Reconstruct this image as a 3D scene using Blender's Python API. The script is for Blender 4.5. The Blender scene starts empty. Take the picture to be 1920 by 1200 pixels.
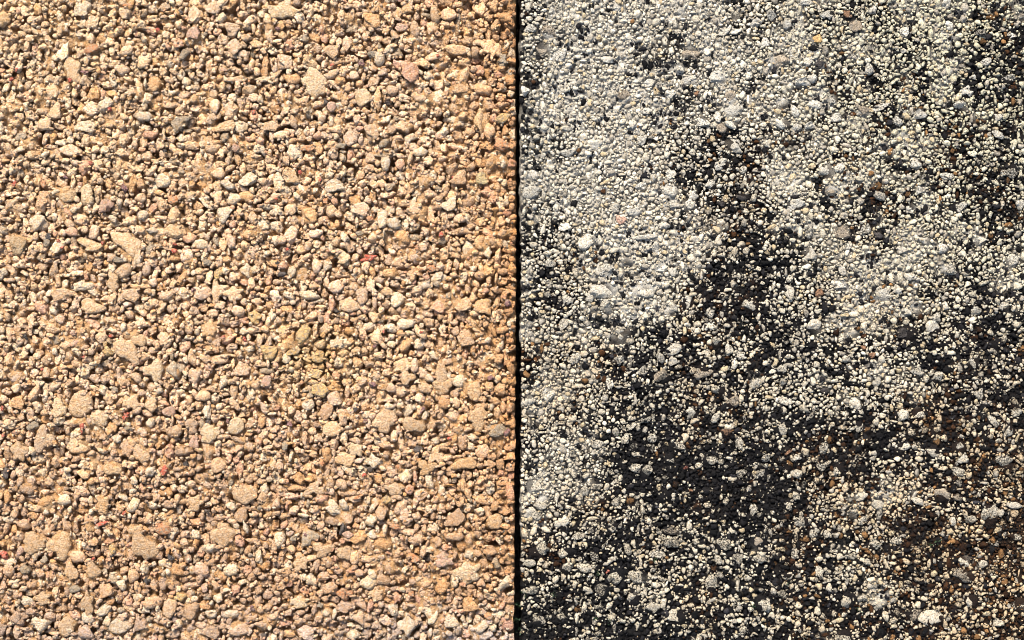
import bpy, math, random
import numpy as np

SC = bpy.context.scene
S = 0.00025                       # metres per photograph pixel (a 3 mm grain is about 12 of them)
TOP = 0.060                       # height of the slab faces above the bed they lie on

# ------------------------------------------------------------------ camera
cam_d = bpy.data.cameras.new("camera")
cam = bpy.data.objects.new("camera", cam_d)
SC.collection.objects.link(cam)
SC.camera = cam
CAM_H = 0.75
cam.location = (0.0, 0.0, TOP + CAM_H)
cam.rotation_euler = (0.0, 0.0, 0.0)
cam_d.sensor_width = 36.0
cam_d.lens = 36.0 * CAM_H / (1920 * S)
cam_d.clip_start = 0.01
cam_d.clip_end = 100.0

# ------------------------------------------------------------------ light
SUN_ELEV, SUN_AZ = 44.0, -18.0    # azimuth measured from +Y (the top of the picture) towards +X
world = bpy.data.worlds.new("World")
SC.world = world
world.use_nodes = True
wn = world.node_tree.nodes
bg = wn["Background"]
sky = wn.new("ShaderNodeTexSky")
sky.sky_type = 'NISHITA'
sky.sun_disc = False
sky.sun_elevation = math.radians(SUN_ELEV)
sky.sun_rotation = math.radians(SUN_AZ)
sky.dust_density = 3.0
sky.ozone_density = 0.6
world.node_tree.links.new(sky.outputs[0], bg.inputs[0])
bg.inputs[1].default_value = 0.05
sun_d = bpy.data.lights.new("sun", 'SUN')
sun_d.energy = 1.5
sun_d.angle = math.radians(16.0)
sun_d.color = (1.0, 0.97, 0.92)
sun = bpy.data.objects.new("sun", sun_d)
SC.collection.objects.link(sun)
sun.rotation_euler = (math.radians(90.0 - SUN_ELEV), 0.0, math.radians(180.0 - SUN_AZ))
sun.location = (-0.3, 0.8, 1.2)
SC.view_settings.view_transform = 'Standard'
SC.view_settings.look = 'None'
SC.view_settings.exposure = 2.62
SC.view_settings.gamma = 1.0
SC.cycles.filter_width = 1.05

# ------------------------------------------------------------------ small tools
rng = np.random.default_rng(7)
random.seed(7)


def lin(r, g, b):
    v = np.array([r, g, b], dtype=float) / 255.0
    return 0.62 * np.where(v <= 0.04045, v / 12.92, ((v + 0.055) / 1.055) ** 2.4)


_LAT = np.random.default_rng(99).random((16, 256, 256))


def vnoise(x, y, scale, seed=0):
    """Value noise in 0..1 at photograph-pixel coordinates."""
    L = _LAT[seed % 16]
    u = np.asarray(x, float) / scale + 31.7 * seed + 700.0
    v = np.asarray(y, float) / scale + 17.3 * seed + 700.0
    iu, iv = np.floor(u).astype(int), np.floor(v).astype(int)
    fu, fv = u - iu, v - iv
    fu, fv = fu * fu * (3 - 2 * fu), fv * fv * (3 - 2 * fv)
    a, b = L[iv & 255, iu & 255], L[iv & 255, (iu + 1) & 255]
    c, d = L[(iv + 1) & 255, iu & 255], L[(iv + 1) & 255, (iu + 1) & 255]
    return (a * (1 - fu) + b * fu) * (1 - fv) + (c * (1 - fu) + d * fu) * fv


def fbm(x, y, scale, seed=0, octaves=3):
    t, w, amp = 0.0, 0.0, 1.0
    for k in range(octaves):
        t = t + amp * vnoise(x, y, scale / 2 ** k, seed + k)
        w += amp
        amp *= 0.55
    return t / w


def sample_grid(G, x, y, x0, y0, step):
    """Smooth lookup in a coarse table whose cells are STEP pixels wide."""
    u = (np.asarray(x, float) - x0) / step - 0.5
    v = (np.asarray(y, float) - y0) / step - 0.5
    h, w = G.shape[:2]
    u, v = np.clip(u, 0, w - 1.001), np.clip(v, 0, h - 1.001)
    iu, iv = u.astype(int), v.astype(int)
    fu, fv = u - iu, v - iv
    fu, fv = fu * fu * (3 - 2 * fu), fv * fv * (3 - 2 * fv)
    return (G[iv, iu] * (1 - fu) + G[iv, iu + 1] * fu) * (1 - fv) + (G[iv + 1, iu] * (1 - fu) + G[iv + 1, iu + 1] * fu) * fv


def icosphere(level):
    t = (1 + 5 ** 0.5) / 2
    V = [(-1, t, 0), (1, t, 0), (-1, -t, 0), (1, -t, 0), (0, -1, t), (0, 1, t), (0, -1, -t), (0, 1, -t), (t, 0, -1), (t, 0, 1), (-t, 0, -1), (-t, 0, 1)]
    V = [np.array(v, float) / np.linalg.norm(v) for v in V]
    F = [(0, 11, 5), (0, 5, 1), (0, 1, 7), (0, 7, 10), (0, 10, 11), (1, 5, 9), (5, 11, 4), (11, 10, 2), (10, 7, 6), (7, 1, 8), (3, 9, 4), (3, 4, 2), (3, 2, 6), (3, 6, 8), (3, 8, 9), (4, 9, 5), (2, 4, 11), (6, 2, 10), (8, 6, 7), (9, 8, 1)]
    for _ in range(level):
        cache, G = {}, []

        def mid(a, b):
            k = (min(a, b), max(a, b))
            if k not in cache:
                m = V[a] + V[b]
                V.append(m / np.linalg.norm(m))
                cache[k] = len(V) - 1
            return cache[k]
        for a, b, c in F:
            ab, bc, ca = mid(a, b), mid(b, c), mid(c, a)
            G += [(a, ab, ca), (b, bc, ab), (c, ca, bc), (ab, bc, ca)]
        F = G
    return np.array(V), np.array(F, dtype=np.int32)


def gravel_shape(level, r, amp=0.30, cuts=9):
    """A broken, slightly rounded stone of about unit radius."""
    V, F = icosphere(level)
    d = np.ones(len(V))
    for k in range(5):
        q = r.normal(size=3) * (1.2 + 0.9 * k)
        d += amp / (1 + 0.5 * k) * np.cos(V @ q + r.random() * 6.28)
    P = V * d[:, None]
    for _ in range(cuts):
        n = r.normal(size=3)
        n /= np.linalg.norm(n)
        c = 0.70 + 0.25 * r.random()
        over = np.maximum(0.0, P @ n - c)
        P = P - 0.85 * over[:, None] * n[None, :]
    if level > 1:                                       # small knobs
        for k in range(6):
            q = r.normal(size=3) * 6.0
            P = P * (1 + 0.028 * np.cos(V @ q + r.random() * 6.28))[:, None]
    P -= P.mean(axis=0)
    P /= np.percentile(np.linalg.norm(P[:, :2], axis=1), 96)
    return P, F


def lump_shape(level, r):
    """A pressed patch: lobed outline, flat top, steep rim."""
    V, F = icosphere(level)
    th = np.arctan2(V[:, 1], V[:, 0])
    f = np.ones(len(V))
    for m in (1, 2, 3, 4, 5, 7, 9):
        f += r.normal() * 0.24 / m ** 0.75 * np.cos(m * th + r.random() * 6.28)
    f = np.clip(f, 0.45, 1.7)
    rad = np.hypot(V[:, 0], V[:, 1])
    P = V.copy()
    s = np.where(rad > 1e-6, rad ** 0.75, 0)
    f = 1 + (f - 1) * np.clip(rad * 1.3, 0, 1)
    P[:, 0], P[:, 1] = s * f * np.cos(th), s * f * np.sin(th)
    P[:, 2] = np.sign(V[:, 2]) * np.abs(V[:, 2]) ** 0.55 * 0.55
    P[:, 2] += 0.03 * np.sin(5 * P[:, 0] + r.random() * 6) * np.cos(5 * P[:, 1] + r.random() * 6)
    P[:, :2] /= np.percentile(np.abs(P[:, :2]).max(axis=1), 97)
    return P, F


def mesh_from(name, V, F, tint=None, material=None, smooth=True):
    me = bpy.data.meshes.new(name)
    n, k = F.shape
    me.vertices.add(len(V))
    me.vertices.foreach_set("co", np.ascontiguousarray(V, dtype=np.float32).ravel())
    me.loops.add(n * k)
    me.loops.foreach_set("vertex_index", np.ascontiguousarray(F, dtype=np.int32).ravel())
    me.polygons.add(n)
    me.polygons.foreach_set("loop_start", np.arange(0, n * k, k, dtype=np.int32))
    me.polygons.foreach_set("use_smooth", np.full(n, smooth))
    if tint is not None:
        a = me.attributes.new("tint", 'FLOAT_COLOR', 'POINT')
        c = np.ones((len(V), 4), dtype=np.float32)
        c[:, :tint.shape[1]] = tint
        a.data.foreach_set("color", c.ravel())
    if material:
        me.materials.append(material)
    me.update(calc_edges=True)
    return me


def link(name, me, parent=None):
    o = bpy.data.objects.new(name, me)
    SC.collection.objects.link(o)
    if parent:
        o.parent = parent
    return o


def wx(px):
    return (np.asarray(px, float) - 960.0) * S


def wy(py):
    return (600.0 - np.asarray(py, float)) * S


# ------------------------------------------------------------------ materials
def stone_material(name, from_object, speck_dark, speck_scale, bump, rough, stain=None, grit=1.0, depth=0.0006, patch=1000.0, spec=0.18, mottle=0.0, soft=0.05):
    m = bpy.data.materials.new(name)
    m.use_nodes = True
    nt = m.node_tree
    N, L = nt.nodes, nt.links
    bsdf = N["Principled BSDF"]
    geo = N.new("ShaderNodeNewGeometry")
    if from_object:
        src = N.new("ShaderNodeObjectInfo")
        colour, alpha = src.outputs["Color"], src.outputs["Alpha"]
    else:
        src = N.new("ShaderNodeAttribute")
        src.attribute_name = "tint"
        colour, alpha = src.outputs["Color"], src.outputs["Alpha"]
    # grain of the stone: brightness wobble
    n1 = N.new("ShaderNodeTexNoise")
    n1.inputs["Scale"].default_value = speck_scale
    n1.inputs["Detail"].default_value = 3.0
    n1.inputs["Roughness"].default_value = 0.7
    L.new(geo.outputs["Position"], n1.inputs["Vector"])
    mr = N.new("ShaderNodeMapRange")
    mr.inputs["From Min"].default_value = 0.3
    mr.inputs["From Max"].default_value = 0.7
    mr.inputs["To Min"].default_value = 1.0 - 0.30 * grit
    mr.inputs["To Max"].default_value = 1.0 + 0.24 * grit
    L.new(n1.outputs["Fac"], mr.inputs["Value"])
    mul = N.new("ShaderNodeMix")
    mul.data_type = 'RGBA'
    mul.blend_type = 'MULTIPLY'
    mul.inputs["Factor"].default_value = 1.0
    L.new(colour, mul.inputs["A"])
    L.new(mr.outputs["Result"], mul.inputs["B"])
    out = mul.outputs["Result"]
    if mottle > 0:
        # ochre paste showing through a paler skin
        nm = N.new("ShaderNodeTexNoise")
        nm.inputs["Scale"].default_value = 620.0
        nm.inputs["Detail"].default_value = 4.0
        nm.inputs["Roughness"].default_value = 0.65
        L.new(geo.outputs["Position"], nm.inputs["Vector"])
        rm = N.new("ShaderNodeValToRGB")
        rm.color_ramp.elements[0].position = 0.38
        rm.color_ramp.elements[0].color = (1 - 0.10 * mottle, 1 - 0.23 * mottle, 1 - 0.40 * mottle, 1)
        rm.color_ramp.elements[1].position = 0.60
        rm.color_ramp.elements[1].color = (1.02, 1.04, 1.08, 1)
        L.new(nm.outputs["Fac"], rm.inputs["Fac"])
        mm = N.new("ShaderNodeMix")
        mm.data_type = 'RGBA'
        mm.blend_type = 'MULTIPLY'
        mm.inputs["Factor"].default_value = 1.0
        L.new(out, mm.inputs["A"])
        L.new(rm.outputs["Color"], mm.inputs["B"])
        out = mm.outputs["Result"]
    # sparse dark mineral specks
    vo = N.new("ShaderNodeTexNoise")
    vo.inputs["Scale"].default_value = speck_scale * 0.8
    vo.inputs["Detail"].default_value = 1.0
    off = N.new("ShaderNodeVectorMath")
    off.operation = 'ADD'
    off.inputs[1].default_value = (3.1, 7.7, 1.3)
    L.new(geo.outputs["Position"], off.inputs[0])
    L.new(off.outputs[0], vo.inputs["Vector"])
    ms = N.new("ShaderNodeMapRange")
    ms.inputs["From Min"].default_value = 0.655
    ms.inputs["From Max"].default_value = 0.72
    ms.inputs["To Max"].default_value = speck_dark
    L.new(vo.outputs["Fac"], ms.inputs["Value"])
    mix = N.new("ShaderNodeMix")
    mix.data_type = 'RGBA'
    L.new(ms.outputs["Result"], mix.inputs["Factor"])
    L.new(out, mix.inputs["A"])
    mix.inputs["B"].default_value = (0.06, 0.05, 0.045, 1)
    out = mix.outputs["Result"]
    if stain:
        # patchy black growth; how much of it comes from the alpha of the colour
        ns = N.new("ShaderNodeTexNoise")
        ns.inputs["Scale"].default_value = patch
        ns.inputs["Detail"].default_value = 3.0
        ns.inputs["Roughness"].default_value = 0.65
        L.new(geo.outputs["Position"], ns.inputs["Vector"])
        add = N.new("ShaderNodeMath")
        add.operation = 'SUBTRACT'
        L.new(ns.outputs["Fac"], add.inputs[0])
        L.new(alpha, add.inputs[1])
        st = N.new("ShaderNodeMapRange")
        st.inputs["From Min"].default_value = -soft
        st.inputs["From Max"].default_value = soft
        st.inputs["To Min"].default_value = 1.0
        st.inputs["To Max"].default_value = 0.0
        L.new(add.outputs[0], st.inputs["Value"])
        mx = N.new("ShaderNodeMix")
        mx.data_type = 'RGBA'
        L.new(st.outputs["Result"], mx.inputs["Factor"])
        L.new(out, mx.inputs["A"])
        mx.inputs["B"].default_value = (*stain, 1)
        out = mx.outputs["Result"]
    L.new(out, bsdf.inputs["Base Color"])
    bsdf.inputs["Roughness"].default_value = rough
    bsdf.inputs["Specular IOR Level"].default_value = spec
    # fine relief
    nb = N.new("ShaderNodeTexNoise")
    nb.inputs["Scale"].default_value = speck_scale * 0.75
    nb.inputs["Detail"].default_value = 4.0
    nb.inputs["Roughness"].default_value = 0.7
    L.new(geo.outputs["Position"], nb.inputs["Vector"])
    bp = N.new("ShaderNodeBump")
    bp.inputs["Strength"].default_value = bump
    bp.inputs["Distance"].default_value = depth
    L.new(nb.outputs["Fac"], bp.inputs["Height"])
    L.new(bp.outputs["Normal"], bsdf.inputs["Normal"])
    return m


M_TAN_PEBBLE = stone_material("tan_pebble", True, 0.55, 1500.0, 1.0, 0.9, stain=(0.31, 0.225, 0.14), grit=1.5, depth=0.0018, mottle=1.0)
M_TAN = stone_material("tan_grain", False, 0.50, 1500.0, 1.0, 0.9, grit=1.5, depth=0.0016, mottle=1.0)
M_PALE_PEBBLE = stone_material("pale_pebble", True, 0.3, 1700.0, 1.0, 0.85, stain=(0.008, 0.0068, 0.0055), grit=1.4, depth=0.0012, patch=1500.0, spec=0.12, mottle=0.35, soft=0.10)
M_PALE = stone_material("pale_grain", False, 0.2, 1700.0, 0.9, 0.8, stain=(0.006, 0.0052, 0.0046), grit=1.2, depth=0.0008, patch=1300.0, spec=0.10, mottle=0.35, soft=0.12)

# ------------------------------------------------------------------ what the photograph shows, stone by stone
# (x, y, half width, half height) inside a window that is enlarged four times; the kind tells shape and colour
K = {'p': 'patch', 'w': 'white', 'g': 'grey', 'd': 'dark', 'r': 'red', 'o': 'orange', 'y': 'yellow', 'v': 'purple', 'l': 'olive', 'k': 'pink'}
TAN_STONES = {
    (0, 0): "610 70 60 80;540 530 80 100 p;470 400 50 70;1070 450 60 50;1450 240 50 60 k;1450 110 50 80;1590 60 70 50;1740 220 60 60;1760 340 50 70;410 840 60 60;520 1130 80 50;780 780 60 60;680 820 60 60;1080 870 70 45 w;1730 820 60 70;1610 790 40 60;1700 940 80 50;1130 1010 60 40;1370 410 35 45 g;1590 1100 70 40;690 160 50 70;380 680 60 50;640 940 80 45;330 920 50 60;1160 620 60 60;940 380 70 40;1340 910 80 50;520 600 20 28 r;820 820 20 26 r;1180 220 24 22 r;1670 520 34 14 k;85 590 22 22 r;120 520 18 22 r;1765 1110 28 30 k;1235 1130 22 22 d;1360 95 22 24 d;960 36 40 14 o;690 360 60 40 o;630 540 36 22 v;1900 840 24 24 r",
    (480, 0): "200 70 120 70 p;860 140 80 60;440 620 95 110 p;270 590 60 45 p;390 450 60 60 p;210 450 70 60;570 380 60 60;930 440 50 40 w;800 720 70 80 p;1160 540 65 80;1220 730 60 40;1350 730 50 60;1560 570 45 60;1490 370 90 50;1770 370 70 90;1690 900 50 100 p;1750 980 50 60;1850 880 60 40 y;860 980 60 70;700 1040 50 70;1110 940 70 50;1230 1140 60 50;1840 1090 60 50 o;560 800 34 50 k;640 1090 45 25 g;390 1110 50 30 o;1350 110 50 60;1450 100 60 60;1190 210 40 60;110 940 70 50;190 1010 50 40;960 1070 40 40;1540 660 80 50;1700 670 60 50;570 485 22 16 r;790 470 34 34 v;160 210 20 22 v;1365 415 20 14 r;1330 420 60 34;560 550 70 40;870 400 44 30 g;1850 450 40 50 g;1090 205 48 30 k;730 560 40 44",
    (0, 300): "90 340 75 60;305 290 65 80 p;280 470 70 75 w;500 260 60 70 p;650 260 65 90 p;790 330 55 60 k;890 320 35 40 w;1050 280 45 45;1220 150 60 70;700 540 50 65 p;950 620 110 100 p;1310 520 90 60 p;1410 580 60 50;1500 630 50 55;1395 720 55 60;1035 740 35 40 w;1140 530 50 25 w;1860 830 60 60;1090 820 40 60;1140 915 45 40;600 940 80 45;840 910 60 70 p;460 1000 100 50;980 1010 80 60;1510 1000 70 60;1620 980 50 90 p;1760 1000 80 60 p;680 1100 100 60 p;1240 1020 60 40;130 640 70 80 p;430 640 60 60;690 650 100 50 p;300 1100 50 50;1700 190 55 50 w;1860 140 70 60;1740 290 60 50;1630 280 40 50;1300 410 50 60;920 830 50 60;1730 620 50 60;1630 100 50 50;1670 400 70 60;1840 280 50 40;520 480 40 40;1070 410 60 35 w;485 125 20 22 v;930 205 26 44 v;105 180 24 24 r;320 180 26 30 o;1300 685 30 28 r;1305 630 20 18 r;435 605 22 14 r;460 655 20 14 r;1445 970 22 22 v;1630 850 34 44 y;1290 295 36 40 o;1550 770 36 26 g;880 750 50 22 g;360 570 30 30 d;345 620 26 34 g;1900 85 20 16 d;840 440 36 36 w;550 375 30 26 w;1780 1130 60 50;530 540 60 40;1900 1170 60 50 y;765 620 18 20 r;680 22 24 18 r",
    (480, 300): "250 110 50 70 p;580 190 75 55 w;1530 145 76 52;1490 135 36 30 r;1690 140 50 50 l;970 30 50 50 w;940 440 50 75 w;1030 470 50 60 w;780 360 70 50;560 380 45 60;400 410 60 60;260 560 60 70;190 600 40 50;450 550 50 50;1200 380 80 60;1450 340 60 60;870 580 40 50;1100 580 50 50;840 735 80 36 r;650 740 70 60 p;1190 840 60 60;1370 890 60 60;1000 850 60 50;1680 620 50 60;1520 430 45 40;1250 940 55 30 w;450 790 40 50;530 790 35 45 w;590 950 60 60;700 1090 80 60;1060 1040 60 60;980 980 60 35;790 1020 60 70;1380 1100 60 70;1550 1090 80 50;1700 1100 70 60;1390 555 30 26 r;770 550 30 22 g;1310 810 40 30 o;1890 1070 30 40 v;330 90 22 22 r;480 145 16 22 r;150 290 16 12 r;235 670 30 18 r;520 310 22 22 o;860 440 26 26 o;1205 655 20 20 o;160 770 24 18 d;600 1130 26 22 d;1860 1030 24 24 o;400 1020 70 40",
    (0, 600): "940 230 75 130 p;1020 150 60 70 p;1240 150 70 60;1560 60 60 70 p;1160 380 80 90 p;1010 430 60 50 p;1310 370 70 70;1380 200 65 35;1450 410 60 70;1520 570 50 60;1820 380 70 60;440 660 60 70 p;590 650 100 110 p;740 740 70 60 p;310 900 80 110 p;130 1000 70 80 p;560 950 90 60 p;110 420 70 40;130 620 60 60;340 400 50 50;980 610 70 60 p;1130 620 60 60 p;1570 840 80 70 p;1760 810 70 70 p;1320 830 50 45;940 970 50 70 p;1050 1010 60 80 p;1450 920 40 50 k;1640 1090 60 70;850 1130 70 60 p;620 1160 50 40;1120 1140 40 40 w;1230 1130 35 50 r;610 810 25 50 r;940 720 30 40 r;1830 140 20 25 r;20 870 20 20 r;15 665 20 25 r;870 890 35 30 w;1390 1080 25 25 d;1670 130 25 25 r;800 240 40 40 y;780 180 22 22 y;830 120 24 20 r;855 520 30 24 g;185 125 22 22 d;310 370 14 18 r;960 815 30 18 g;1260 690 60 40 k;1705 760 20 24 v;240 795 50 26 g;620 280 20 16 r;550 100 26 22 k;1190 535 34 28 w",
    (480, 600): "350 110 60 80 y;620 170 70 60;480 180 40 50;900 140 60 60;1130 30 60 50;1240 100 50 50;1110 190 45 70 p;1580 150 70 60;460 280 60 50 y;220 290 50 40;1090 350 90 60 p;1130 430 60 60 p;1190 340 40 50;1390 400 50 100 p;1400 500 80 60 p;1520 460 60 50 p;1620 540 60 80 p;870 480 44 24 v;470 520 70 50 y;590 600 60 60;390 640 50 45 w;510 680 55 70 p;970 760 80 100 p;560 830 80 60 p;1200 800 90 80 p;1250 670 18 34 v;1660 750 70 90 p;740 980 60 60 p;660 1040 80 50 p;870 1060 70 60;1270 1110 70 60 p;1350 1020 60 70 p;1560 1080 90 60 p;1690 980 60 50 p;1800 830 70 60;100 240 70 60 y;80 460 50 50 k;1760 430 40 24 v;1450 890 25 20 r;1345 905 35 30 w;215 950 30 30 g;490 1080 22 30 o;1070 1100 20 20 o;1260 510 50 40;1470 720 70 40 p;1880 840 30 40 v;1410 620 50 40;890 195 26 16 v;955 90 14 16 r;1240 90 20 20 r;250 780 28 28 v;820 760 26 22 v;280 240 50 30 y;440 400 50 36 y;810 1160 20 26 r;1300 440 36 36 w;1000 650 40 30",
    (0, 900): "450 500 100 110 p;250 470 90 80 p;580 580 50 60 p;1080 510 95 120 p;690 680 60 70 p;530 690 50 80 p;760 180 50 70 p;1000 190 50 60 p;1000 380 60 60 p;330 170 60 50;60 680 50 50 p;180 680 45 40;1670 410 90 90 p;1800 270 60 60;1800 100 110 80 p;1470 180 60 70 p;990 720 50 60 p;910 790 50 50;1330 670 60 60;1510 670 60 50;1730 670 60 50;200 910 50 40 p;320 890 70 55 p;790 840 70 60;1140 920 55 50;1250 960 60 80 p;1420 1000 70 70;660 930 50 100 p;650 1040 60 50 w;500 1090 70 80 p;780 980 60 50 w;280 1080 80 60 w;140 1040 70 60;650 1150 70 50 p;880 1110 90 70 w;1050 1090 60 60;1580 1010 55 45 w;1730 1010 60 40 w;1780 1120 90 60;1590 1140 70 60;760 330 60 20 r;840 520 24 45 y;560 820 45 34 g;1100 760 30 35 d;1280 585 40 25 d;700 590 25 15 r;1530 820 25 25 k;1890 960 25 30 v;1340 880 50 40 y;1210 370 60 50 o;150 530 30 40 k;30 560 40 40 r;930 250 20 22 r;330 600 34 30 g;1570 780 16 14 o;500 1130 44 30 w;920 130 40 24 w;200 70 60 50;480 150 50 50",
    (480, 900): "640 40 50 45;550 20 40 40;1050 70 80 50 p;1150 70 35 35;980 150 35 40 y;150 190 40 50;440 70 80 50 p;490 150 50 45;580 230 70 60;650 180 40 40 w;560 310 60 40;680 290 50 60;860 300 60 50;950 240 50 60;1120 280 60 70;1080 220 50 60;175 440 55 60;400 430 70 70;490 530 80 60 p;650 550 60 80 p;770 430 60 60;950 490 70 50;1200 450 60 50;1500 300 90 60;1480 430 70 50 p;1770 320 70 60 p;1600 700 110 90 p;1400 600 70 60 k;1190 600 45 35 o;1000 660 50 60 p;740 590 40 45;830 600 50 35;780 700 40 35;870 710 40 40;330 630 70 70 p;560 820 60 60;660 860 60 50 o;840 770 70 50;950 760 50 50;910 860 60 60 p;800 1040 70 60;1130 1090 70 90 w;1320 1030 60 80;1460 1060 60 60 w;1030 980 40 50 w;660 960 60 60;520 1000 50 35 w;370 1140 70 60;730 1170 60 40 w;1740 1025 40 25 o;1260 780 60 35;1390 800 50 60;480 940 25 25 g;280 440 25 25 g;370 410 18 25 v;690 410 40 30 k;1145 70 18 16 o;765 130 40 18 o;240 170 24 20 o;1165 855 24 20 o;1045 350 40 24 o;330 920 80 50 p;1600 940 60 60;1700 1100 50 40 w",
}
PALE_STONES = {
    (960, 0): "270 240 60 50 g;1350 400 60 60 g;1640 730 40 60 g;1260 510 40 40;1550 570 60 50;1190 700 40 40;1340 600 50 40;1660 830 70 50;1420 910 60 40;1660 1080 70 50;420 1140 60 30;780 50 40 30;910 930 30 40;1270 90 40 40;1010 830 35 25;620 1080 60 40;1580 960 40 40 g;850 720 50 44 g;350 420 60 44;230 360 60 50 g;1290 640 24 20 d;1400 700 30 24 o;1650 930 50 30;1830 170 40 34",
    (1440, 0): "290 15 45 25;450 110 50 40;40 120 40 50;360 290 45 40 y;660 180 50 60 g;600 110 40 40 o;80 450 70 50 g;300 460 40 35;390 480 40 50 d;260 620 60 40;110 770 50 40;490 750 35 50;360 780 50 40;840 800 60 30;720 830 50 40 g;1140 860 50 50;1450 800 50 40;1720 870 40 30;1810 590 50 35;1500 680 50 50;1840 265 35 30;510 880 50 40;120 930 60 40;1540 580 25 20;1020 380 25 20",
    (960, 300): "160 110 40 40;150 240 80 50;1190 100 40 50;1570 30 60 40;1330 330 50 50;1220 330 35 40;1370 270 40 40;1190 230 60 60;1010 580 90 22;1120 800 45 40;990 980 90 60;700 980 100 60;690 830 70 50;850 760 60 40;710 1110 40 50;1200 1110 50 50;1310 1060 50 60;1800 1090 60 50;910 390 60 30;560 600 80 60;420 1050 50 50;1080 660 30 40;1730 280 60 24 d;1570 330 40 30 d;820 440 44 34 k;1490 180 44 36",
    (1440, 300): "560 540 65 60 g;835 565 40 40 d;540 50 40 45;450 80 60 60;1430 350 60 45;740 510 45 45;540 940 60 45;170 970 50 60;610 645 30 30;1600 600 50 45;1780 1100 40 40;1840 750 60 60;480 220 60 40 g;310 700 60 50;1150 220 40 40;1080 355 35 35;1360 820 60 40;870 1010 90 50;390 1000 30 40 o;1180 600 50 40;1120 30 50 40;1780 90 25 25;1850 80 40 60;210 330 80 40",
    (960, 600): "1200 220 60 50;1140 430 60 45 g;980 390 35 45;730 480 35 50;790 310 50 40;470 290 45 50;1350 700 50 45;910 960 40 35;1180 1040 50 50;1540 170 40 50;1480 50 50 40;1660 620 50 50 g;1530 740 40 35;1830 480 50 45;1440 400 70 60 g;800 130 60 60;880 95 50 40;1230 950 60 40;1480 1060 60 35;270 560 50 50;120 600 50 45;1710 920 30 60;1000 1150 40 60;1880 1160 40 40;850 880 30 50;1550 530 50 40;1300 1110 26 24 r;1000 750 50 30;1610 850 40 34 o",
    (1440, 600): "600 300 40 30;1130 390 50 40;1280 440 40 40;1720 170 40 50;1550 330 50 40;120 470 35 30;110 380 50 35;130 600 50 40;990 710 50 50;1130 700 40 50;1680 750 40 35;1720 790 30 20;1820 830 40 50;690 800 30 50;540 1120 40 60;1440 960 60 50;1780 1070 70 60;1430 1130 50 40;1250 60 60 50;670 620 50 50;350 60 60 50;1050 100 100 60 d;100 820 40 40;220 1040 30 30;430 530 35 35 d;1870 690 40 40;1000 970 60 50;1240 990 50 50;720 205 20 20 o;780 270 30 24 o;150 980 30 34 o",
    (960, 900): "1140 120 50 55;1190 380 70 50 g;1200 490 60 50;790 710 65 70;950 730 70 60;920 900 50 50;1060 970 60 40;680 840 50 60;1500 790 50 60;1580 490 50 60;1840 480 70 60 g;380 330 50 70;200 540 90 50;410 540 60 40;230 170 60 50;150 240 45 30 w;190 275 40 35 w;160 50 60 60;640 40 40 40;770 40 40 35;690 130 35 35;540 670 60 40;1100 570 60 40;1250 1030 80 60;160 840 50 30 w;200 1070 50 40;1880 930 60 70;1550 600 30 40;1700 590 40 50;750 360 50 40;720 690 20 18 r;1340 80 16 14 o;85 555 18 18;410 670 50 36",
    (1440, 900): "1310 120 60 60 g;1430 130 40 40 g;1680 260 60 100;240 310 60 40;155 185 35 35;715 315 40 35;640 260 40 40;690 130 50 30 w;230 130 40 40;350 400 40 40;610 900 60 60;750 620 30 30;840 930 70 35;1240 1040 90 70;1090 1010 60 50 g;1530 910 60 60;1860 430 40 30;1480 610 45 45;1620 640 40 30;1480 730 80 50 g;150 720 50 30 w;1900 940 60 60;580 1170 60 50;1390 320 30 40;1850 190 60 30;1750 240 30 30;440 420 30 34;640 580 34 28;800 490 40 44",
}


def parse(table):
    out = []
    for (ox, oy), text in table.items():
        for item in text.split(';'):
            f = item.split()
            x, y, a, b = (float(v) / 4 for v in f[:4])
            out.append((ox + x, oy + y, a, b, f[4] if len(f) > 4 else 'n'))
    return out


# share of black growth on the right-hand slab, tenths, in cells of 60 pixels
STAIN = np.array([[float(c) for c in row.replace(' ', '')] for row in """
4223223333443344
4322332333344356
4211232333344367
4212332333344445
4322244533443455
3222256523335567
3322135633454456
4422224733342334
3533236754332453
4532257754333555
3333555674446577
5435665555434676
3445765554344667
4446867766667766
3348888888855657
3346788897434665
3456877787469657
5665666486468657
6765455585536655
8867766665666556
""".split('\n') if row.strip()]) / 10.0


def stain_at(x, y):
    return sample_grid(STAIN, x, y, 960, 0, 60)


# rust brown growth on the right-hand slab
def rust_at(x, y):
    x, y = np.asarray(x, float), np.asarray(y, float)
    r = np.clip((x - 1420) / 350, 0, 1) * np.clip((y - 650) / 350, 0, 1) + 0.6 * np.exp(-((x - 1370) / 90) ** 2 - ((y - 500) / 130) ** 2) + 0.25 * np.clip((x - 1600) / 300, 0, 1)
    return np.clip(0.08 + 0.7 * r + 1.4 * (fbm(x, y, 90, 5) - 0.5), 0, 1)


# ------------------------------------------------------------------ packing
X0, X1, Y0, Y1 = -130, 2050, -130, 1330         # both slabs reach a little past the view
PAD = 140


def joint_left(y):      # edge of the tan slab
    return 967.0 - 4.5 * np.clip((np.asarray(y, float) - 700) / 500, 0, 1.2) + 1.3 * (vnoise(0, y, 60, 3) - 0.5) + 3.2 * (vnoise(0, y, 9, 4) - 0.5)


def joint_right(y):     # edge of the pale slab
    return 975.0 + 1.8 * np.clip((400 - np.asarray(y, float)) / 400, -0.6, 1) * -1 + 2.4 * (vnoise(5, y, 50, 6) - 0.5) + 5.0 * (vnoise(9, y, 8, 7) - 0.5)


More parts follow.
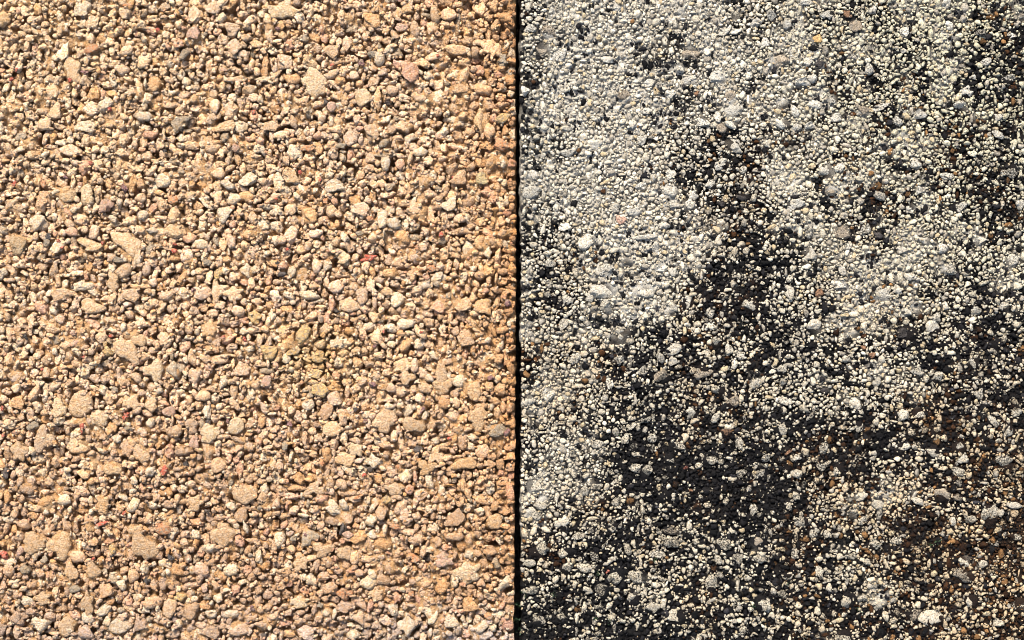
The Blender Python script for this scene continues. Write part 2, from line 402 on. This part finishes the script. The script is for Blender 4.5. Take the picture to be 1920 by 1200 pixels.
def pack(stones, x_lo, x_hi, classes, seed):
    """Stones first, then ever smaller grains dropped into what room is left."""
    r = np.random.default_rng(seed)
    W, H = int(X1 - X0) + 1, int(Y1 - Y0) + 1
    occ = np.zeros((H, W), dtype=bool)

    def stamp(x, y, a, b):
        a, b = a * 0.93, b * 0.93
        xa, xb = max(int(x - X0 - a), 0), min(int(x - X0 + a) + 2, W)
        ya, yb = max(int(y - Y0 - b), 0), min(int(y - Y0 + b) + 2, H)
        if xa >= xb or ya >= yb:
            return
        gy, gx = np.ogrid[ya:yb, xa:xb]
        occ[ya:yb, xa:xb] |= ((gx + X0 - x) / a) ** 2 + ((gy + Y0 - y) / b) ** 2 <= 1.0
    for x, y, a, b, _k in stones:
        stamp(x, y, a * 0.95, b * 0.95)
    ring = [(math.cos(t), math.sin(t)) for t in np.linspace(0, 2 * math.pi, 9)[:-1]]
    out = []
    for rad, tries, tol in classes:
        rr = rad * (0.85 + 0.3 * r.random(tries))
        asp = np.exp(r.normal(0, 0.16, tries))
        px = r.uniform(x_lo, x_hi, tries)
        py = r.uniform(Y0 + 4, Y1 - 4, tries)
        for q in range(tries):
            x, y, a, b = px[q], py[q], rr[q] * asp[q], rr[q] / asp[q]
            xi, yi = int(x - X0), int(y - Y0)
            if occ[yi, xi]:
                continue
            hit = 0
            for c, s in ring:
                u, v = int(x - X0 + 0.88 * a * c), int(y - Y0 + 0.88 * b * s)
                if 0 <= u < W and 0 <= v < H and occ[v, u]:
                    hit += 1
                    if hit > tol:
                        break
            if hit > tol:
                continue
            stamp(x, y, a, b)
            out.append((x, y, a, b))
    return np.array(out), occ


def grains_mesh(G, top, tints, level, seed, flat, clip, chamfer, side, squash=0.8):
    """All the grains of one size in one go. G: x y a b; TOP: height of each grain's crown in pixels below the face; returns V, F, tint."""
    r = np.random.default_rng(seed)
    NT = 28
    temp = [gravel_shape(level, r) for _ in range(NT)]
    which = r.integers(0, NT, len(G))
    Vs, Fs, Ts, base = [], [], [], 0
    for t in range(NT):
        idx = np.nonzero(which == t)[0]
        if not len(idx):
            continue
        P, F = temp[t]
        n = len(idx)
        q = r.normal(size=(n, 4))
        q /= np.linalg.norm(q, axis=1)[:, None]
        w, x, y, z = q.T
        R = np.empty((n, 3, 3))
        R[:, 0, 0], R[:, 0, 1], R[:, 0, 2] = 1 - 2 * (y * y + z * z), 2 * (x * y - z * w), 2 * (x * z + y * w)
        R[:, 1, 0], R[:, 1, 1], R[:, 1, 2] = 2 * (x * y + z * w), 1 - 2 * (x * x + z * z), 2 * (y * z - x * w)
        R[:, 2, 0], R[:, 2, 1], R[:, 2, 2] = 2 * (x * z - y * w), 2 * (y * z + x * w), 1 - 2 * (x * x + y * y)
        ax = np.exp(r.normal(0, 0.22, (n, 3)))
        ax /= np.prod(ax, axis=1)[:, None] ** (1 / 3)
        Q = np.einsum('nij,nvj->nvi', R, P[None, :, :] * ax[:, None, :])
        g = G[idx]
        rad = np.sqrt(g[:, 2] * g[:, 3])
        X = g[:, 0, None] + Q[:, :, 0] * g[:, 2, None] * 1.06
        Y = g[:, 1, None] - Q[:, :, 1] * g[:, 3, None] * 1.06
        hz = rad * squash
        Z = Q[:, :, 2] * hz[:, None]
        zc = hz * flat                                   # crowns above this are pressed flat
        over = np.maximum(0, Z - zc[:, None])
        Z = Z - over * 0.82
        Z = Z - (zc + 0.18 * (hz - zc))[:, None] + top[idx][:, None]
        jit = np.minimum(1.3, 0.16 * rad)[:, None]
        X = X + jit * 2.2 * (vnoise(X, Y, 5.0, 2) - 0.5)
        Y = Y + jit * 2.2 * (vnoise(X, Y, 5.0, 3) - 0.5)
        Z = Z + jit * 1.4 * (vnoise(X, Y, 4.0, 4) - 0.5)
        Z += -(np.maximum(0, chamfer - np.abs(X - clip(Y))) ** 2) / (2.2 * chamfer)
        if side > 0:
            X = np.minimum(X, clip(Y))
        else:
            X = np.maximum(X, clip(Y))
        V = np.stack([wx(X), wy(Y), TOP + Z * S], axis=2).reshape(-1, 3)
        nv = len(P)
        Fs.append((F[None, :, :] + (np.arange(n) * nv)[:, None, None]).reshape(-1, 3) + base)
        Vs.append(V)
        Ts.append(np.repeat(tints[idx], nv, axis=0))
        base += n * nv
    return np.concatenate(Vs), np.concatenate(Fs), np.concatenate(Ts)


def join(parts):
    Vs, Fs, Ts, base = [], [], [], 0
    for V, F, T in parts:
        Vs.append(V)
        Fs.append(F + base)
        Ts.append(T)
        base += len(V)
    return np.concatenate(Vs), np.concatenate(Fs), np.concatenate(Ts)


def height_map(G, top, floor):
    """Highest stone surface above each pixel (pixels below the face are negative)."""
    W, H = int(X1 - X0) + 1, int(Y1 - Y0) + 1
    M = np.full((H, W), floor)
    for (x, y, a, b), t in zip(G, top):
        xa, xb = max(int(x - X0 - a), 0), min(int(x - X0 + a) + 2, W)
        ya, yb = max(int(y - Y0 - b), 0), min(int(y - Y0 + b) + 2, H)
        if xa >= xb or ya >= yb:
            continue
        gy, gx = np.ogrid[ya:yb, xa:xb]
        d = 1 - ((gx + X0 - x) / a) ** 2 - ((gy + Y0 - y) / b) ** 2
        h = math.sqrt(a * b) * 0.8
        z = np.where(d > 0, t + np.minimum(h * (np.sqrt(np.maximum(d, 0)) - 1) + 0.3 * h, 0), floor)
        M[ya:yb, xa:xb] = np.maximum(M[ya:yb, xa:xb], z)
    return M


def look(M, x, y):
    return M[np.clip(np.asarray(y) - Y0, 0, M.shape[0] - 1).astype(int), np.clip(np.asarray(x) - X0, 0, M.shape[1] - 1).astype(int)]


def blur(A, k):
    for ax in (0, 1):
        c = np.cumsum(np.insert(np.pad(A, [(k, k) if i == ax else (0, 0) for i in (0, 1)], mode='edge'), 0, 0, axis=ax), axis=ax)
        n = 2 * k + 1
        A = (np.take(c, range(n, c.shape[ax]), axis=ax) - np.take(c, range(0, c.shape[ax] - n), axis=ax)) / n
    return A


def body_mesh(name, x_lo, x_hi, step, height, tint, edge, side, chamfer, material):
    """The slab itself: a face of cement paste with hollows, four sides and an underside."""
    nx, ny = int((x_hi - x_lo) / step) + 1, int((Y1 - Y0) / step) + 1
    gx, gy = np.meshgrid(np.linspace(x_lo, x_hi, nx), np.linspace(Y0, Y1, ny))
    if side > 0:                                        # joint on the right: last column follows the edge
        k = np.clip((gx - (x_hi - 40)) / 40, 0, 1)
        gx = gx + k * (edge(gy) - x_hi)
    else:
        k = np.clip(((x_lo + 40) - gx) / 40, 0, 1)
        gx = gx + k * (edge(gy) - x_lo)
    Z = height(gx, gy) - np.maximum(0, chamfer - np.abs(gx - edge(gy))) ** 2 / (1.6 * chamfer)
    V = np.stack([wx(gx), wy(gy), TOP + Z * S], axis=2).reshape(-1, 3)
    T = tint(gx, gy)
    T = T.reshape(nx * ny, -1)
    i = np.arange(nx * ny).reshape(ny, nx)
    F = np.stack([i[1:, :-1], i[1:, 1:], i[:-1, 1:], i[:-1, :-1]], axis=2).reshape(-1, 4)
    ring = np.concatenate([i[0, :-1], i[:-1, -1], i[-1, :0:-1], i[:0:-1, 0]])
    n = len(ring)
    low = V[ring].copy()
    low[:, 2] = 0.002
    V2 = np.concatenate([V, low])
    T2 = np.concatenate([T, T[ring]])
    j = nx * ny + np.arange(n)
    Q = np.stack([ring, np.roll(ring, -1), np.roll(j, -1), j], axis=1)
    me = mesh_from(name, V2, np.concatenate([F, Q]), T2, material)
    return me


# ------------------------------------------------------------------ colours
def tan_tints(x, y, n, r):
    """Colour of each grain of the tan slab: pigment, with some broad light and shade put in."""
    base = lin(214, 180, 146)[None, :].repeat(n, 0)
    warm = np.clip((x - 780) / 220, 0, 1)[:, None]
    base = base * (1 - warm) + lin(208, 164, 118)[None, :] * warm
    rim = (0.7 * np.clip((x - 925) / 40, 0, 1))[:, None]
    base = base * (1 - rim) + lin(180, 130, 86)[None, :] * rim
    up = np.clip((600 - y) / 700, 0, 1)[:, None] * np.clip((800 - x) / 600, 0, 1)[:, None]  # creamier pigment, with the brighter light at upper left painted in
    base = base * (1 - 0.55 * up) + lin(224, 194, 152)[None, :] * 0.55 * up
    down = np.clip((y - 700) / 500, 0, 1)[:, None]  # browner pigment, with the dimmer light lower down painted in
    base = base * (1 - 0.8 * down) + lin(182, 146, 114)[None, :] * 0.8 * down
    yel = np.exp(-((x - 600) / 80) ** 2 - ((y - 670) / 55) ** 2)[:, None] * 0.8
    base = base * (1 - yel) + lin(212, 176, 122)[None, :] * yel
    ash = np.clip((y - 1110) / 90, 0, 1)[:, None] * (0.35 + 0.4 * np.clip((x - 500) / 400, 0, 1))[:, None]
    base = base * (1 - ash) + lin(196, 180, 164)[None, :] * ash
    u = r.random(n)
    col = base * np.exp(r.normal(0, 0.15, n))[:, None]
    hue = r.normal(0, 0.05, n)[:, None]
    col = col * np.concatenate([1 + 0.3 * hue, np.ones_like(hue), 1 - 0.9 * hue], axis=1)
    pale = (u < 0.15)[:, None]
    col = np.where(pale, col * 0.35 + lin(224, 204, 172) * 0.65, col)
    grey = ((u > 0.15) & (u < 0.18))[:, None]
    col = np.where(grey, lin(174, 154, 128) * np.exp(r.normal(0, 0.2, n))[:, None], col)
    pink = ((u > 0.22) & (u < 0.27))[:, None]
    col = np.where(pink, col * 0.5 + lin(206, 150, 122) * 0.5, col)
    ochre = ((u > 0.27) & (u < 0.34))[:, None]
    col = np.where(ochre, col * 0.5 + lin(202, 148, 86) * 0.5, col)
    dark = ((u > 0.34) & (u < 0.346) & (r.random(n) < 0.5))[:, None]
    col = np.where(dark, lin(98, 88, 80), col)
    return np.clip(col * 1.3, 0.004, 0.85)


KIND_COLOUR = {'w': (224, 200, 170), 'g': (160, 146, 126), 'd': (84, 78, 74), 'r': (196, 104, 84), 'o': (210, 150, 108), 'y': (212, 176, 120), 'v': (150, 112, 108), 'l': (196, 176, 130), 'k': (208, 168, 144)}


def pale_tints(x, y, n, r, wet=0.0):
    """Pigment of each grain of the weathered slab: pale stone or black growth."""
    s = stain_at(x, y)
    patch = 0.7 * (fbm(x, y, 70, 8, 2) - 0.5) + 1.0 * (fbm(x, y, 20, 10, 2) - 0.5) + 0.9 * (vnoise(x, y, 9, 12) - 0.5) + 0.17 * r.normal(0, 1, n)
    black = 1.0 / (1.0 + np.exp(-((s + wet - 0.60) * 1.25 + patch) / 0.10))
    black = black * 0.86
    cream = lin(212, 201, 178)[None, :] * np.exp(r.normal(0, 0.18, n))[:, None]
    lowy = np.clip((y - 300) / 900, 0, 1)[:, None]
    amb = (0.75 * rust_at(x, y) * np.clip((y - 250) / 500, 0, 1))[:, None]
    cream = cream * (1 - amb) + lin(206, 172, 126)[None, :] * np.exp(r.normal(0, 0.15, n))[:, None] * amb
    oli = (np.clip((x - 1350) / 400, 0, 1) * np.clip((700 - y) / 500, 0, 1) * 0.6)[:, None]
    cream = cream * (1 - oli) + lin(206, 198, 162)[None, :] * oli
    cream = cream * (1 - 0.3 * lowy) + lin(200, 182, 148)[None, :] * 0.3 * lowy
    u = r.random(n)
    cream = np.where((u < 0.16)[:, None], lin(172, 162, 144) * np.exp(r.normal(0, 0.15, n))[:, None], cream)
    cream = np.where(((u > 0.16) & (u < 0.24))[:, None], lin(200, 180, 144), cream)
    rust = rust_at(x, y)
    brown = ((u > 0.3) & (u < 0.3 + 0.18 * rust * np.clip(s * 1.6, 0, 1)))[:, None]
    cream = np.where(brown, lin(128, 94, 58) * np.exp(r.normal(0, 0.3, n))[:, None], cream)
    grow = lin(20, 19, 20)[None, :] * np.exp(r.normal(0, 0.7, n))[:, None]
    rb = (r.random(n) < 0.6 * rust)[:, None]
    grow = np.where(rb, lin(64, 40, 20) * np.exp(r.normal(0, 0.35, n))[:, None], grow)
    hard = (r.random(n) < black)[:, None] * 1.0
    al = 0.24 + 0.30 * s + 0.3 * (fbm(x, y, 16, 11, 2) - 0.5) + 0.02 * r.normal(0, 1, n)
    return np.concatenate([np.clip(cream * (1 - hard) + grow * hard, 0.0025, 0.8), al[:, None]], axis=1)


# ------------------------------------------------------------------ setting
def plain_material(name, c1, c2, scale, rough):
    m = bpy.data.materials.new(name)
    m.use_nodes = True
    N, L = m.node_tree.nodes, m.node_tree.links
    b = N["Principled BSDF"]
    geo = N.new("ShaderNodeNewGeometry")
    n = N.new("ShaderNodeTexNoise")
    n.inputs["Scale"].default_value = scale
    n.inputs["Detail"].default_value = 5.0
    L.new(geo.outputs["Position"], n.inputs["Vector"])
    ramp = N.new("ShaderNodeValToRGB")
    ramp.color_ramp.elements[0].position = 0.35
    ramp.color_ramp.elements[0].color = (*c1, 1)
    ramp.color_ramp.elements[1].position = 0.65
    ramp.color_ramp.elements[1].color = (*c2, 1)
    L.new(n.outputs["Fac"], ramp.inputs["Fac"])
    L.new(ramp.outputs["Color"], b.inputs["Base Color"])
    b.inputs["Roughness"].default_value = rough
    bp = N.new("ShaderNodeBump")
    bp.inputs["Distance"].default_value = 0.002
    L.new(n.outputs["Fac"], bp.inputs["Height"])
    L.new(bp.outputs["Normal"], b.inputs["Normal"])
    return m


ng = 60
gx, gy = np.meshgrid(np.linspace(-1.5, 1.5, ng), np.linspace(-1.5, 1.5, ng))
gz = -0.001 - 0.001 * np.random.default_rng(2).random(gx.shape)
i = np.arange(ng * ng).reshape(ng, ng)
me = mesh_from("ground", np.stack([gx, gy, gz], 2).reshape(-1, 3), np.stack([i[:-1, :-1], i[:-1, 1:], i[1:, 1:], i[1:, :-1]], 2).reshape(-1, 4), None, plain_material("bedding_sand", (0.07, 0.055, 0.04), (0.13, 0.10, 0.075), 300.0, 0.95))
g = link("ground", me)
g["kind"] = "structure"
g["label"] = "dark bedding soil at the bottom of the joint"

# ------------------------------------------------------------------ the two slabs
def slab_root(px, label):
    o = bpy.data.objects.new("concrete_block", None)
    SC.collection.objects.link(o)
    o.location = (float(wx(px)), 0.0, 0.0)
    o.empty_display_size = 0.05
    o["label"] = label
    o["kind"] = "thing"
    o["category"] = "concrete block"
    o["group"] = "concrete blocks laid side by side"
    return o


def adopt(o, root):
    o.parent = root
    o.location = (o.location[0] - root.location[0], o.location[1], o.location[2])
    return o


def stone_library(seed, material, squash, flat):
    r = np.random.default_rng(seed)
    stones, patches = [], []
    for k in range(22):
        P, F = gravel_shape(3 if k < 10 else 2, r, 0.34, 9)
        P[:, 2] *= squash
        zc = np.percentile(P[:, 2], 99) * flat
        P[:, 2] -= np.maximum(0, P[:, 2] - zc) * 0.85
        P[:, 2] -= P[:, 2].max()
        stones.append(mesh_from("pebble", P, F, None, material))
    for k in range(14):
        P, F = lump_shape(3, r)
        P[:, 2] -= P[:, 2].max()
        patches.append(mesh_from("pressed_patch", P, F, None, material))
    return stones, patches


def place_pebbles(root, stones, lib, colour, depth_at, names, seed, tilt, limit=300):
    r = np.random.default_rng(seed)
    for x, y, a, b, k in stones[:limit]:
        flat = k == 'p' and (y > 520 or a * b > 380)
        small = k in 'rovd'
        me = (lib[1] if flat else lib[0])[int(r.integers(0, len(lib[1 if flat else 0])))]
        o = bpy.data.objects.new(names.get(k, names['n']), me)
        SC.collection.objects.link(o)
        h = min(a, b) * (0.8 if flat else 1.0)
        top = depth_at(x, y, a, b, k, r)
        o.location = (float(wx(x)), float(wy(y)), TOP + top * S)
        # a turned outline keeps its bounds: turn by half turns and a little, the mesh itself gives the variety
        rz = (math.pi if r.random() < 0.5 else 0.0) + r.normal(0, 0.25)
        o.rotation_euler = (r.normal(0, tilt), r.normal(0, tilt), rz)
        f = 0.85 if k in 'rvd' else 1.08
        o.scale = (a * S * f, b * S * f, h * S)
        c, al = colour(x, y, k, r)
        o.color = (float(c[0]), float(c[1]), float(c[2]), float(al))
        adopt(o, root)


# ---- tan slab
stones = parse(TAN_STONES)
rt = np.random.default_rng(21)
tan_classes = [(13, 500, 0), (10.5, 5000, 1), (8.6, 14000, 1), (7.2, 22000, 1), (6.0, 30000, 2), (4.8, 36000, 2), (3.8, 40000, 2)]
G, occ_t = pack(stones, X0 + 4, 964, tan_classes, 5)
# loose extra stones so that the largest three hundred are single pieces
rad = np.sqrt(G[:, 2] * G[:, 3])
n_marked = len(stones)
order = sorted(range(n_marked), key=lambda q: -(stones[q][2] * stones[q][3] + (400 if stones[q][4] in 'rovdgykl' else 0)))
single = [stones[q] for q in order[:300]]
rest = [stones[q] for q in order[300:]]

tan = slab_root(430, "clean sandy tan concrete block of coarse rounded gravel with a few red chips")


def relief(x, y):
    return 4.0 * (fbm(x, y, 120, 1, 2) - 0.5) + 7.0 * (fbm(x, y, 34, 11, 2) - 0.5)


r = np.random.default_rng(31)
top = -np.abs(r.normal(0, 1, len(G))) * (3.2 + 0.25 * rad) - 1.0 + np.minimum(0, relief(G[:, 0], G[:, 1])) * 1.2
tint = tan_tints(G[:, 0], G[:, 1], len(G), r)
parts = []
for lo_, hi_, lv, fl in ((9.0, 99, 2, 0.72), (4.0, 9.0, 1, 0.75), (0, 4.0, 0, 0.9)):
    q = (rad > lo_) & (rad <= hi_)
    parts.append(grains_mesh(G[q], top[q], tint[q], lv, 41 + lv, fl, joint_left, 6.0, 1, 0.85))
# lower layer, seen in the hollows between the crowns
nl = 8000
L2 = np.stack([r.uniform(X0 + 6, 962, nl), r.uniform(Y0 + 6, Y1 - 6, nl), r.uniform(3.5, 8, nl), r.uniform(3.5, 8, nl)], 1)
topl = -r.uniform(10.0, 20.0, nl)
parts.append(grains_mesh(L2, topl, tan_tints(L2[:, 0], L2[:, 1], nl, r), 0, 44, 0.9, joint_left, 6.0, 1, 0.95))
ALL = np.concatenate([np.array([q[:4] for q in stones]), G, L2])
HT = height_map(ALL, np.concatenate([np.full(len(stones), -1.0), top, topl]), -30.0)
HB = blur(blur(HT, 3), 3)
# fine grit stuck to the stones
ns = 13000
G3 = np.stack([r.uniform(X0 + 6, 963, ns), r.uniform(Y0 + 6, Y1 - 6, ns), r.uniform(2.0, 4.2, ns), r.uniform(2.0, 4.2, ns)], 1)
h3 = look(HT, G3[:, 0], G3[:, 1])
free = (h3 < -2.5) | (r.random(ns) < 0.05)
G3, h3 = G3[free], h3[free]
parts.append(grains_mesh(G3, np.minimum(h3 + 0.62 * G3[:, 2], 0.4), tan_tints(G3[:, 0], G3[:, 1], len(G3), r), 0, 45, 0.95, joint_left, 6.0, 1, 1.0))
if rest:
    R4 = np.array([s[:4] for s in rest])
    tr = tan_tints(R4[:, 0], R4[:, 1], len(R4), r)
    for q, s in enumerate(rest):
        if s[4] in KIND_COLOUR:
            tr[q] = lin(*KIND_COLOUR[s[4]])
    parts.append(grains_mesh(R4, -np.abs(r.normal(0, 1.5, len(R4))), tr, 1, 46, 0.6, joint_left, 6.0, 1, 0.7))
V, F, T = join(parts)
V[:, 0] -= tan.location[0]
agg = link("aggregate", mesh_from("aggregate", V, F, T, M_TAN), tan)
agg["kind"] = "stuff"


def tan_height(x, y):
    holes = np.clip(fbm(x, y, 30, 9, 2) - 0.58, 0, 1) * 90
    fuse = np.clip((fbm(x, y, 36, 6, 2) - 0.36) * 6, 0, 1)
    return np.minimum(look(HB, x, y) - 1.5 - 11.0 * fuse, -5.0 - 9.0 * fuse) + 3.0 * (fbm(x, y, 10, 2, 3) - 0.5) - holes


def tan_paste(x, y):
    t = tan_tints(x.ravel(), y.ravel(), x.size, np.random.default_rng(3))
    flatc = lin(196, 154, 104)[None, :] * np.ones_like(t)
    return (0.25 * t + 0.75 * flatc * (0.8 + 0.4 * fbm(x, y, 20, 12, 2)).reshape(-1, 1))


bm_t = body_mesh("block_body", X0, 966, 3.4, tan_height, tan_paste, joint_left, 1, 7.0, M_TAN)
o = link("block_body", bm_t)
adopt(o, tan)

lib_t = stone_library(61, M_TAN_PEBBLE, 0.85, 0.55)


def tan_colour(x, y, k, r):
    if k in KIND_COLOUR:
        c = lin(*KIND_COLOUR[k]) * math.exp(r.normal(0, 0.1))
        return np.clip(c * 1.2, 0, 0.7), {'r': 0.43, 'v': 0.43, 'o': 0.46, 'k': 0.46, 'g': 0.46, 'd': 0.38, 'l': 0.46, 'y': 0.46}.get(k, 0.0)
    else:
        xa, ya = np.array([x]), np.array([y])
        while True:
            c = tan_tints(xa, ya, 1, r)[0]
            if c[0] > 0.16 and c[0] > c[2] * 1.35:
                break
        if k == 'p':
            c = 0.5 * c + 0.5 * lin(208, 176, 134) * (1.1 if y > 600 else 1.2)
    return c, 0.0


def tan_depth(x, y, a, b, k, r):
    if k == 'p':
        return -0.6 - abs(r.normal(0, 0.9))
    if k in 'rovd':
        return 0.4 - abs(r.normal(0, 0.8))
    return 0.2 - abs(r.normal(0, 1.6))


place_pebbles(tan, single, lib_t, tan_colour, tan_depth, {'n': 'pebble', 'p': 'pressed_patch', 'r': 'brick_chip', 'o': 'brick_chip', 'v': 'brick_chip'}, 71, 0.07)

# ---- pale, blackened slab
stones = parse(PALE_STONES)
pale_classes = [(9, 500, 0), (7, 2500, 0), (5.4, 9000, 0), (4.4, 26000, 0), (3.6, 60000, 1), (2.9, 90000, 1), (2.3, 110000, 1), (1.8, 90000, 1)]
G2, occ_p = pack(stones, 978, X1 - 4, pale_classes, 6)
pale = slab_root(1500, "weathered whitish concrete block of fine grains blotched with black growth")
r = np.random.default_rng(32)
rad2 = np.sqrt(G2[:, 2] * G2[:, 3])
# the biggest loose grains complete the three hundred single pieces
need = max(0, 300 - len(stones))
inview = (G2[:, 0] < 1920) & (G2[:, 1] > 0) & (G2[:, 1] < 1200)
pick = [q for q in np.argsort(-rad2) if inview[q]][:need]
keep = np.ones(len(G2), bool)
keep[pick] = False
extra = [(G2[q, 0], G2[q, 1], G2[q, 2], G2[q, 3], 'n') for q in pick]
G2, rad2 = G2[keep], rad2[keep]
tint2 = pale_tints(G2[:, 0], G2[:, 1], len(G2), r)
lum = tint2[:, :3].mean(axis=1)
top2 = -np.abs(r.normal(0, 1, len(G2))) * (1.3 + 0.2 * rad2) - 1.0 + np.minimum(0, relief(G2[:, 0] + 3000, G2[:, 1])) * 0.8
top2 = np.where(lum < 0.05, top2 - 1.2, top2)
big = rad2 > 3.3
parts = [grains_mesh(G2[big], top2[big], tint2[big], 1, 51, 0.8, joint_right, 13.0, -1),
         grains_mesh(G2[~big], top2[~big], tint2[~big], 0, 52, 0.9, joint_right, 13.0, -1, 0.95)]
nl = 22000
L2 = np.stack([r.uniform(980, X1 - 6, nl), r.uniform(Y0 + 6, Y1 - 6, nl), r.uniform(1.6, 3.8, nl), r.uniform(1.6, 3.8, nl)], 1)
topl = -r.uniform(3.5, 10.0, nl)
parts.append(grains_mesh(L2, topl, pale_tints(L2[:, 0], L2[:, 1], nl, r, 0.10), 0, 53, 0.9, joint_right, 13.0, -1, 0.95))
ALL = np.concatenate([np.array([q[:4] for q in stones]), G2, L2])
ns = 9000                                               # bright grit sitting on top
G4 = np.stack([r.uniform(980, X1 - 6, ns), r.uniform(Y0 + 6, Y1 - 6, ns), r.uniform(1.1, 2.2, ns), r.uniform(1.1, 2.2, ns)], 1)
HT2 = height_map(ALL, np.concatenate([np.full(len(stones), -1.0), top2, topl]), -13.0)
HB2 = blur(blur(HT2, 2), 2)
t4 = pale_tints(G4[:, 0], G4[:, 1], ns, r, -0.35)
parts.append(grains_mesh(G4, np.minimum(look(HT2, G4[:, 0], G4[:, 1]) + 0.7, 0.4), t4, 0, 54, 0.95, joint_right, 13.0, -1, 1.0))
V, F, T = join(parts)
V[:, 0] -= pale.location[0]
agg = link("aggregate", mesh_from("aggregate", V, F, T, M_PALE), pale)
agg["kind"] = "stuff"


def pale_height(x, y):
    holes = np.clip(fbm(x, y, 24, 13, 2) - 0.62, 0, 1) * 40
    s = stain_at(x, y)
    return np.minimum(look(HB2, x, y) - 2.6 + 1.5 * np.clip(s - 0.4, 0, 0.5), -3.0) + 3.0 * (fbm(x, y, 9, 14, 3) - 0.5) - holes


def pale_paste(x, y):
    s = stain_at(x, y) + 0.5 * (fbm(x, y, 40, 8, 3) - 0.5)
    rust = (rust_at(x, y) * 0.6)[..., None]
    black = lin(19, 18, 19) * (1 - rust) + lin(52, 35, 20) * rust
    crust = np.clip((0.46 - s) / 0.22, 0, 1)[..., None]
    grey = (lin(104, 92, 74) * (1 - crust) + lin(186, 180, 166) * crust) * (0.7 + 0.6 * fbm(x, y, 12, 3, 2))[..., None]
    k = np.clip((s - 0.22) / 0.22, 0, 1)[..., None]
    return np.concatenate([grey * (1 - k) + black * k, (0.22 + 0.3 * stain_at(x, y))[..., None]], axis=2)


bm_p = body_mesh("block_body", 975, X1, 3.2, pale_height, pale_paste, joint_right, -1, 13.0, M_PALE)
o = link("block_body", bm_p)
adopt(o, pale)

lib_p = stone_library(62, M_PALE_PEBBLE, 0.9, 0.75)


def pale_colour(x, y, k, r):
    s = float(stain_at(x, y))
    if k in KIND_COLOUR and k != 'w':
        c = lin(*KIND_COLOUR[k]) * math.exp(r.normal(0, 0.1)) * (1.15 if k == 'g' else 1.0) * (0.6 if k == 'o' else 1.0)
        c = 0.75 * c + 0.25 * lin(150, 140, 120) if k in 'ro' else c
    else:
        t = min(max((y - 200) / 900, 0), 1) * 0.5
        c = (lin(212, 204, 186) * (1 - t) + lin(202, 184, 152) * t) * math.exp(r.normal(0, 0.12))
    return np.clip(c, 0, 0.78), 0.34 + 0.2 * s + 0.04 * r.normal()


def pale_depth(x, y, a, b, k, r):
    return -0.8 - abs(r.normal(0, 1.5))


place_pebbles(pale, stones + extra, lib_p, pale_colour, pale_depth, {'n': 'pebble', 'r': 'brick_chip'}, 72, 0.25)

# ------------------------------------------------------------------ moss
m = bpy.data.materials.new("moss")
m.use_nodes = True
b = m.node_tree.nodes["Principled BSDF"]
b.inputs["Base Color"].default_value = (0.012, 0.030, 0.006, 1)
b.inputs["Roughness"].default_value = 0.7
r = np.random.default_rng(81)
spots = [(982, 1112, 9), (1040, 1113, 6), (1122, 1077, 5), (1142, 1165, 6), (969, 1163, 6), (971, 1135, 7), (1230, 1050, 4), (1156, 811, 4), (1745, 1022, 5), (1758, 1016, 5), (1613, 1144, 5), (1476, 1095, 5), (1410, 1135, 4), (972, 1185, 7), (1116, 1160, 4)]
Vs, Fs = [], []
for x, y, w in spots:
    for _ in range(12):
        px, py = x + r.normal(0, w * 0.45), y + r.normal(0, w * 0.45)
        z = -6.0 if px > 976 else -16.0
        d = r.normal(size=3)
        d[2] = abs(d[2]) + 0.6
        d /= np.linalg.norm(d)
        s = np.cross(d, r.normal(size=3))
        s /= np.linalg.norm(s)
        L_, wd = r.uniform(4, 8), r.uniform(0.7, 1.3)
        o3 = np.array([px, -py, z])
        k = len(Vs)
        Vs += [o3 - s * wd * 0.5, o3 + s * wd * 0.5, o3 + d * L_ * 0.6 + s * wd, o3 + d * L_, o3 + d * L_ * 0.6 - s * wd]
        Fs += [(k, k + 1, k + 2), (k, k + 2, k + 4), (k + 4, k + 2, k + 3)]
Vs = np.array(Vs)
V = np.stack([wx(Vs[:, 0]), wy(-Vs[:, 1]), TOP + Vs[:, 2] * S], 1)
o = link("moss", mesh_from("moss", V, np.array(Fs, dtype=np.int32), None, m))
o["kind"] = "stuff"
o["label"] = "tiny green moss tufts in the joint and on the blackened slab"
print("tan grains", len(G), "pale grains", len(G2), "pale singles", len(stones) + len(extra))
